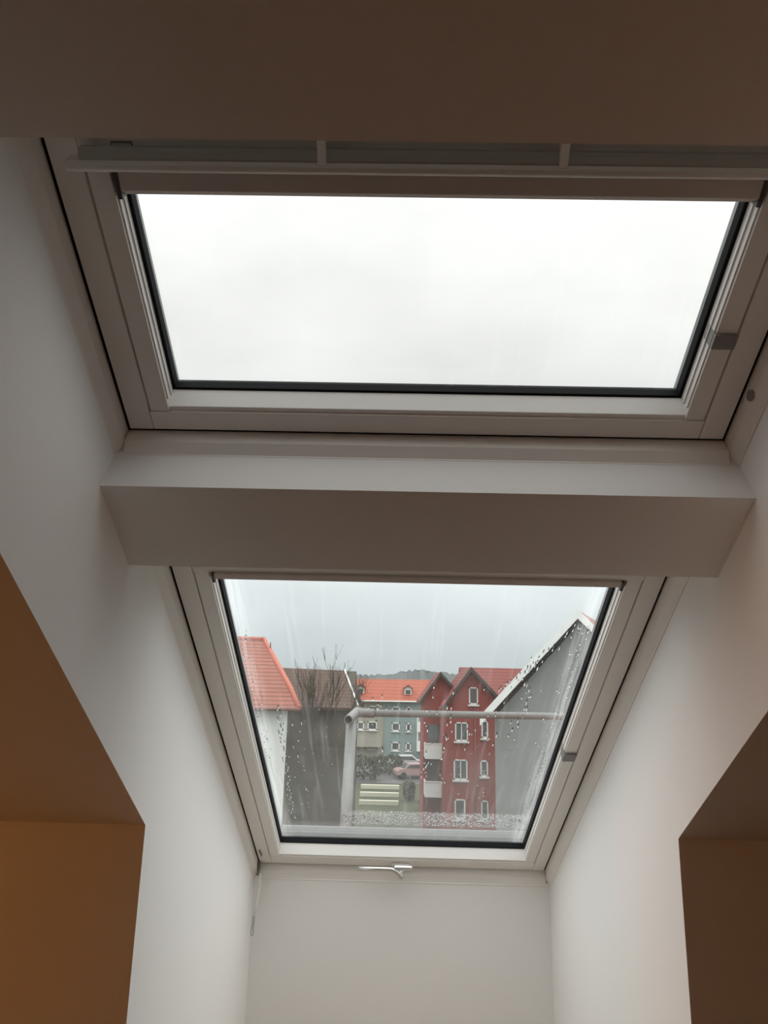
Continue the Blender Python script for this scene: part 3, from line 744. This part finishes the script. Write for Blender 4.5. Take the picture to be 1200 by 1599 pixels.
for (x0, x1, z0, z1) in ((.10, 1.05, -5.25, -4.30), (1.75, 2.35, -5.25, -4.35), (.10, 1.05, -7.4, -6.45), (1.75, 2.35, -7.4, -6.5), (.10, 1.05, -3.25, -2.5), (1.75, 2.35, -3.25, -2.5),
                         (-2.7, -1.6, -5.2, -4.25), (-2.7, -1.6, -3.2, -2.5), (-2.7, -1.6, -7.3, -6.4), (-3.9, -3.1, -5.2, -4.3)):
    facade_window(oh, org, x0, x1, z0, z1, 85.2 if x0 > -.7 else 85.3, frame=.13, depth=.1)
for zb in (-5.1, -7.2):
    bl = MB().box(3.0, 4.6, 83.9, 85.2, Z(zb - .12), Z(zb)).build('balcony', WHITEWOOD, oh, origin=org)
    MB().box(3.0, 4.6, 83.9, 83.98, Z(zb), Z(zb + 1.0)).box(3.0, 3.08, 83.98, 85.2, Z(zb), Z(zb + 1.0)).build('parapet', WHITEWOOD, bl, origin=org)
    MB().box(3.0, 3.12, 83.9, 84.02, Z(zb + 1), Z(zb + 2.0)).build('balcony_post', WHITEWOOD, bl, origin=org)
MB().box(-4.3, -1.0, 84.1, 85.3, Z(-7.0), Z(-6.9)).box(-4.3, -1.0, 84.1, 84.2, Z(-6.9), Z(-5.95)).build('cream_balcony', PLASTER_C, oh, origin=org)

# ---- pale steps on the lawn
org = (-.9, 64, Z(ground_z(64)))
st = empty('garden_steps', org, 'three wide pale concrete steps rising across the lawn', 'steps')
for (yy, zz, w) in ((64.0, -9.58, 1.68), (67.0, -9.36, 1.74), (70.0, -9.12, 1.80)):
    MB().box(-.90 - w, -.90 + w, yy, yy + .35, Z(zz - .44), Z(zz - .06)).build('step', CONCRETE, st, origin=org, bevel=.03)

# ---- parked cars
def car(x, y, rz, paint, label):
    z = ground_z(y)
    root = empty('parked_car', (x, y, Z(z)), label, 'car'); root.rotation_euler = (0, 0, rz)
    prof = [(-2.0, .35), (-2.05, .75), (-1.75, .95), (-1.25, 1.0), (-.75, 1.42), (.65, 1.45), (1.25, .98), (1.95, .85), (2.08, .55), (2.0, .35)]
    b = MB().prism([(p[0], p[1]) for p in prof], -.82, .82, 'y').build('body', paint, root, bevel=.06)
    for s in (-1, 1):
        MB().prism([(-1.1, 1.02), (-.68, 1.36), (.58, 1.38), (1.05, 1.0)], s * .80, s * .835, 'y').build('side_window', WINGLASS, root)
        for wx in (-1.3, 1.3):
            MB().tube([(wx, s * .62, .32), (wx, s * .86, .32)], .32, 14).build('wheel', TYRE, root)
    MB().prism([(-1.28, 1.0), (-.78, 1.40), (-.80, 1.43), (-1.31, 1.02)], -.7, .7, 'y').build('windscreen', WINGLASS, root)
    return root
car(2.45, 75.5, .25, PAINT_PINK, 'faded red car parked near the white balconies')
car(1.7, 80.0, .05, PAINT_SILVER, 'silver car parked below the teal wall')
struct(MB().add([(-3.5, 72.5, Z(ground_z(72.5) + .03)), (9, 72.5, Z(ground_z(72.5) + .03)), (9, 80, Z(ground_z(80) + .03)), (-3.5, 80, Z(ground_z(80) + .03)), (-3.5, 82.5, Z(ground_z(82.5) + .03)), (9, 82.5, Z(ground_z(82.5) + .03))],
                [(0, 1, 2, 3), (3, 2, 5, 4)]).build('parking_lot', ASPHALT), 'wet asphalt yard with parked cars', 'road')

# ---- hedges / shrubs made of many small leaf facets
def shrub(name, cx, cy_, w, dpt, h, n, label, group=None):
    z = ground_z(cy_); org = (cx, cy_, Z(z))
    root = empty(name, org, label, 'shrub', group)
    mb = MB()
    for _ in range(n):
        a = random.uniform(0, 2 * math.pi); u = random.uniform(-1, 1); rr = random.uniform(.55, 1) ** .5
        x = cx + w / 2 * rr * math.cos(a) * math.sqrt(1 - u * u * .6); y = cy_ + dpt / 2 * rr * math.sin(a) * math.sqrt(1 - u * u * .6)
        zz = z + h * (.5 + .5 * u * rr) + .05
        s = random.uniform(.10, .24)
        p = Vector((x, y, Z(zz))); t1 = Vector((random.gauss(0, 1), random.gauss(0, 1), random.gauss(0, 1))).normalized(); t2 = t1.orthogonal().normalized()
        mb.add([p - t1 * s, p + t2 * s * .6, p + t1 * s, p - t2 * s * .6 + t1.cross(t2) * s * .3], [(0, 1, 2), (0, 2, 3)])
    f = mb.build('foliage', HEDGE, root, origin=org); f['kind'] = 'stuff'
    MB().tube([(cx, cy_, Z(z)), (cx + .05, cy_, Z(z + h * .7))], .08, 6, r_end=.03).build('stem', BARK, root, origin=org)
    return root
shrub('shrub', -2.6, 74, 3.6, 2.2, 2.2, 700, 'dark shrub beneath the cream wall')
shrub('shrub', -.1, 77, 3.0, 2.0, 1.9, 600, 'dark shrub between cream wall and parked cars')
shrub('shrub', 3.4, 63, 1.8, 1.6, 1.2, 400, 'low dark shrub beside the red house')
shrub('shrub', 1.75, 66, 1.0, 1.2, 1.6, 400, 'narrow dark shrub beside the pale steps')

# ---- bare trees
def bare_tree(x, y, h, label, group, lean=0.0, spread=1.0, levels=5):
    z = ground_z(y); org = (x, y, Z(z))
    root = empty('bare_tree', org, label, 'tree', group)
    tk = MB(); br = MB()
    th = h * .42
    top = Vector((x + lean * th, y, Z(z + th)))
    tk.tube([(x, y, Z(z)), (x + lean * th * .5, y, Z(z + th * .5)), top], .17, 8, r_end=.11)
    def grow(p, d, ln, r, lv):
        d = d.normalized(); q = p + d * ln * .5 + Vector((random.gauss(0, .05), random.gauss(0, .05), 0)) * ln
        e = p + d * ln
        br.tube([p, q, e], r, 5, caps=False, r_end=r * .6)
        if lv == 0: return
        for _ in range(3 if lv > 1 else 4):
            nd = d + Vector((random.gauss(0, .5) * spread, random.gauss(0, .3) * spread, random.uniform(.0, .45)))
            grow(e if random.random() < .7 else q, nd, ln * random.uniform(.6, .82), r * .58, lv - 1)
    for _ in range(4):
        grow(top, Vector((random.gauss(0, .4) * spread, random.gauss(0, .4) * spread, 1)), h * .2, .085, levels - 1)
    t = tk.build('trunk', BARK, root, origin=org)
    b = br.build('branches', BARK, root, origin=org); b['kind'] = 'stuff'
    return root
bare_tree(-4.15, 42.0, 11.9, 'bare leafless tree in front of the brown tile roof', None, spread=.42, levels=5)
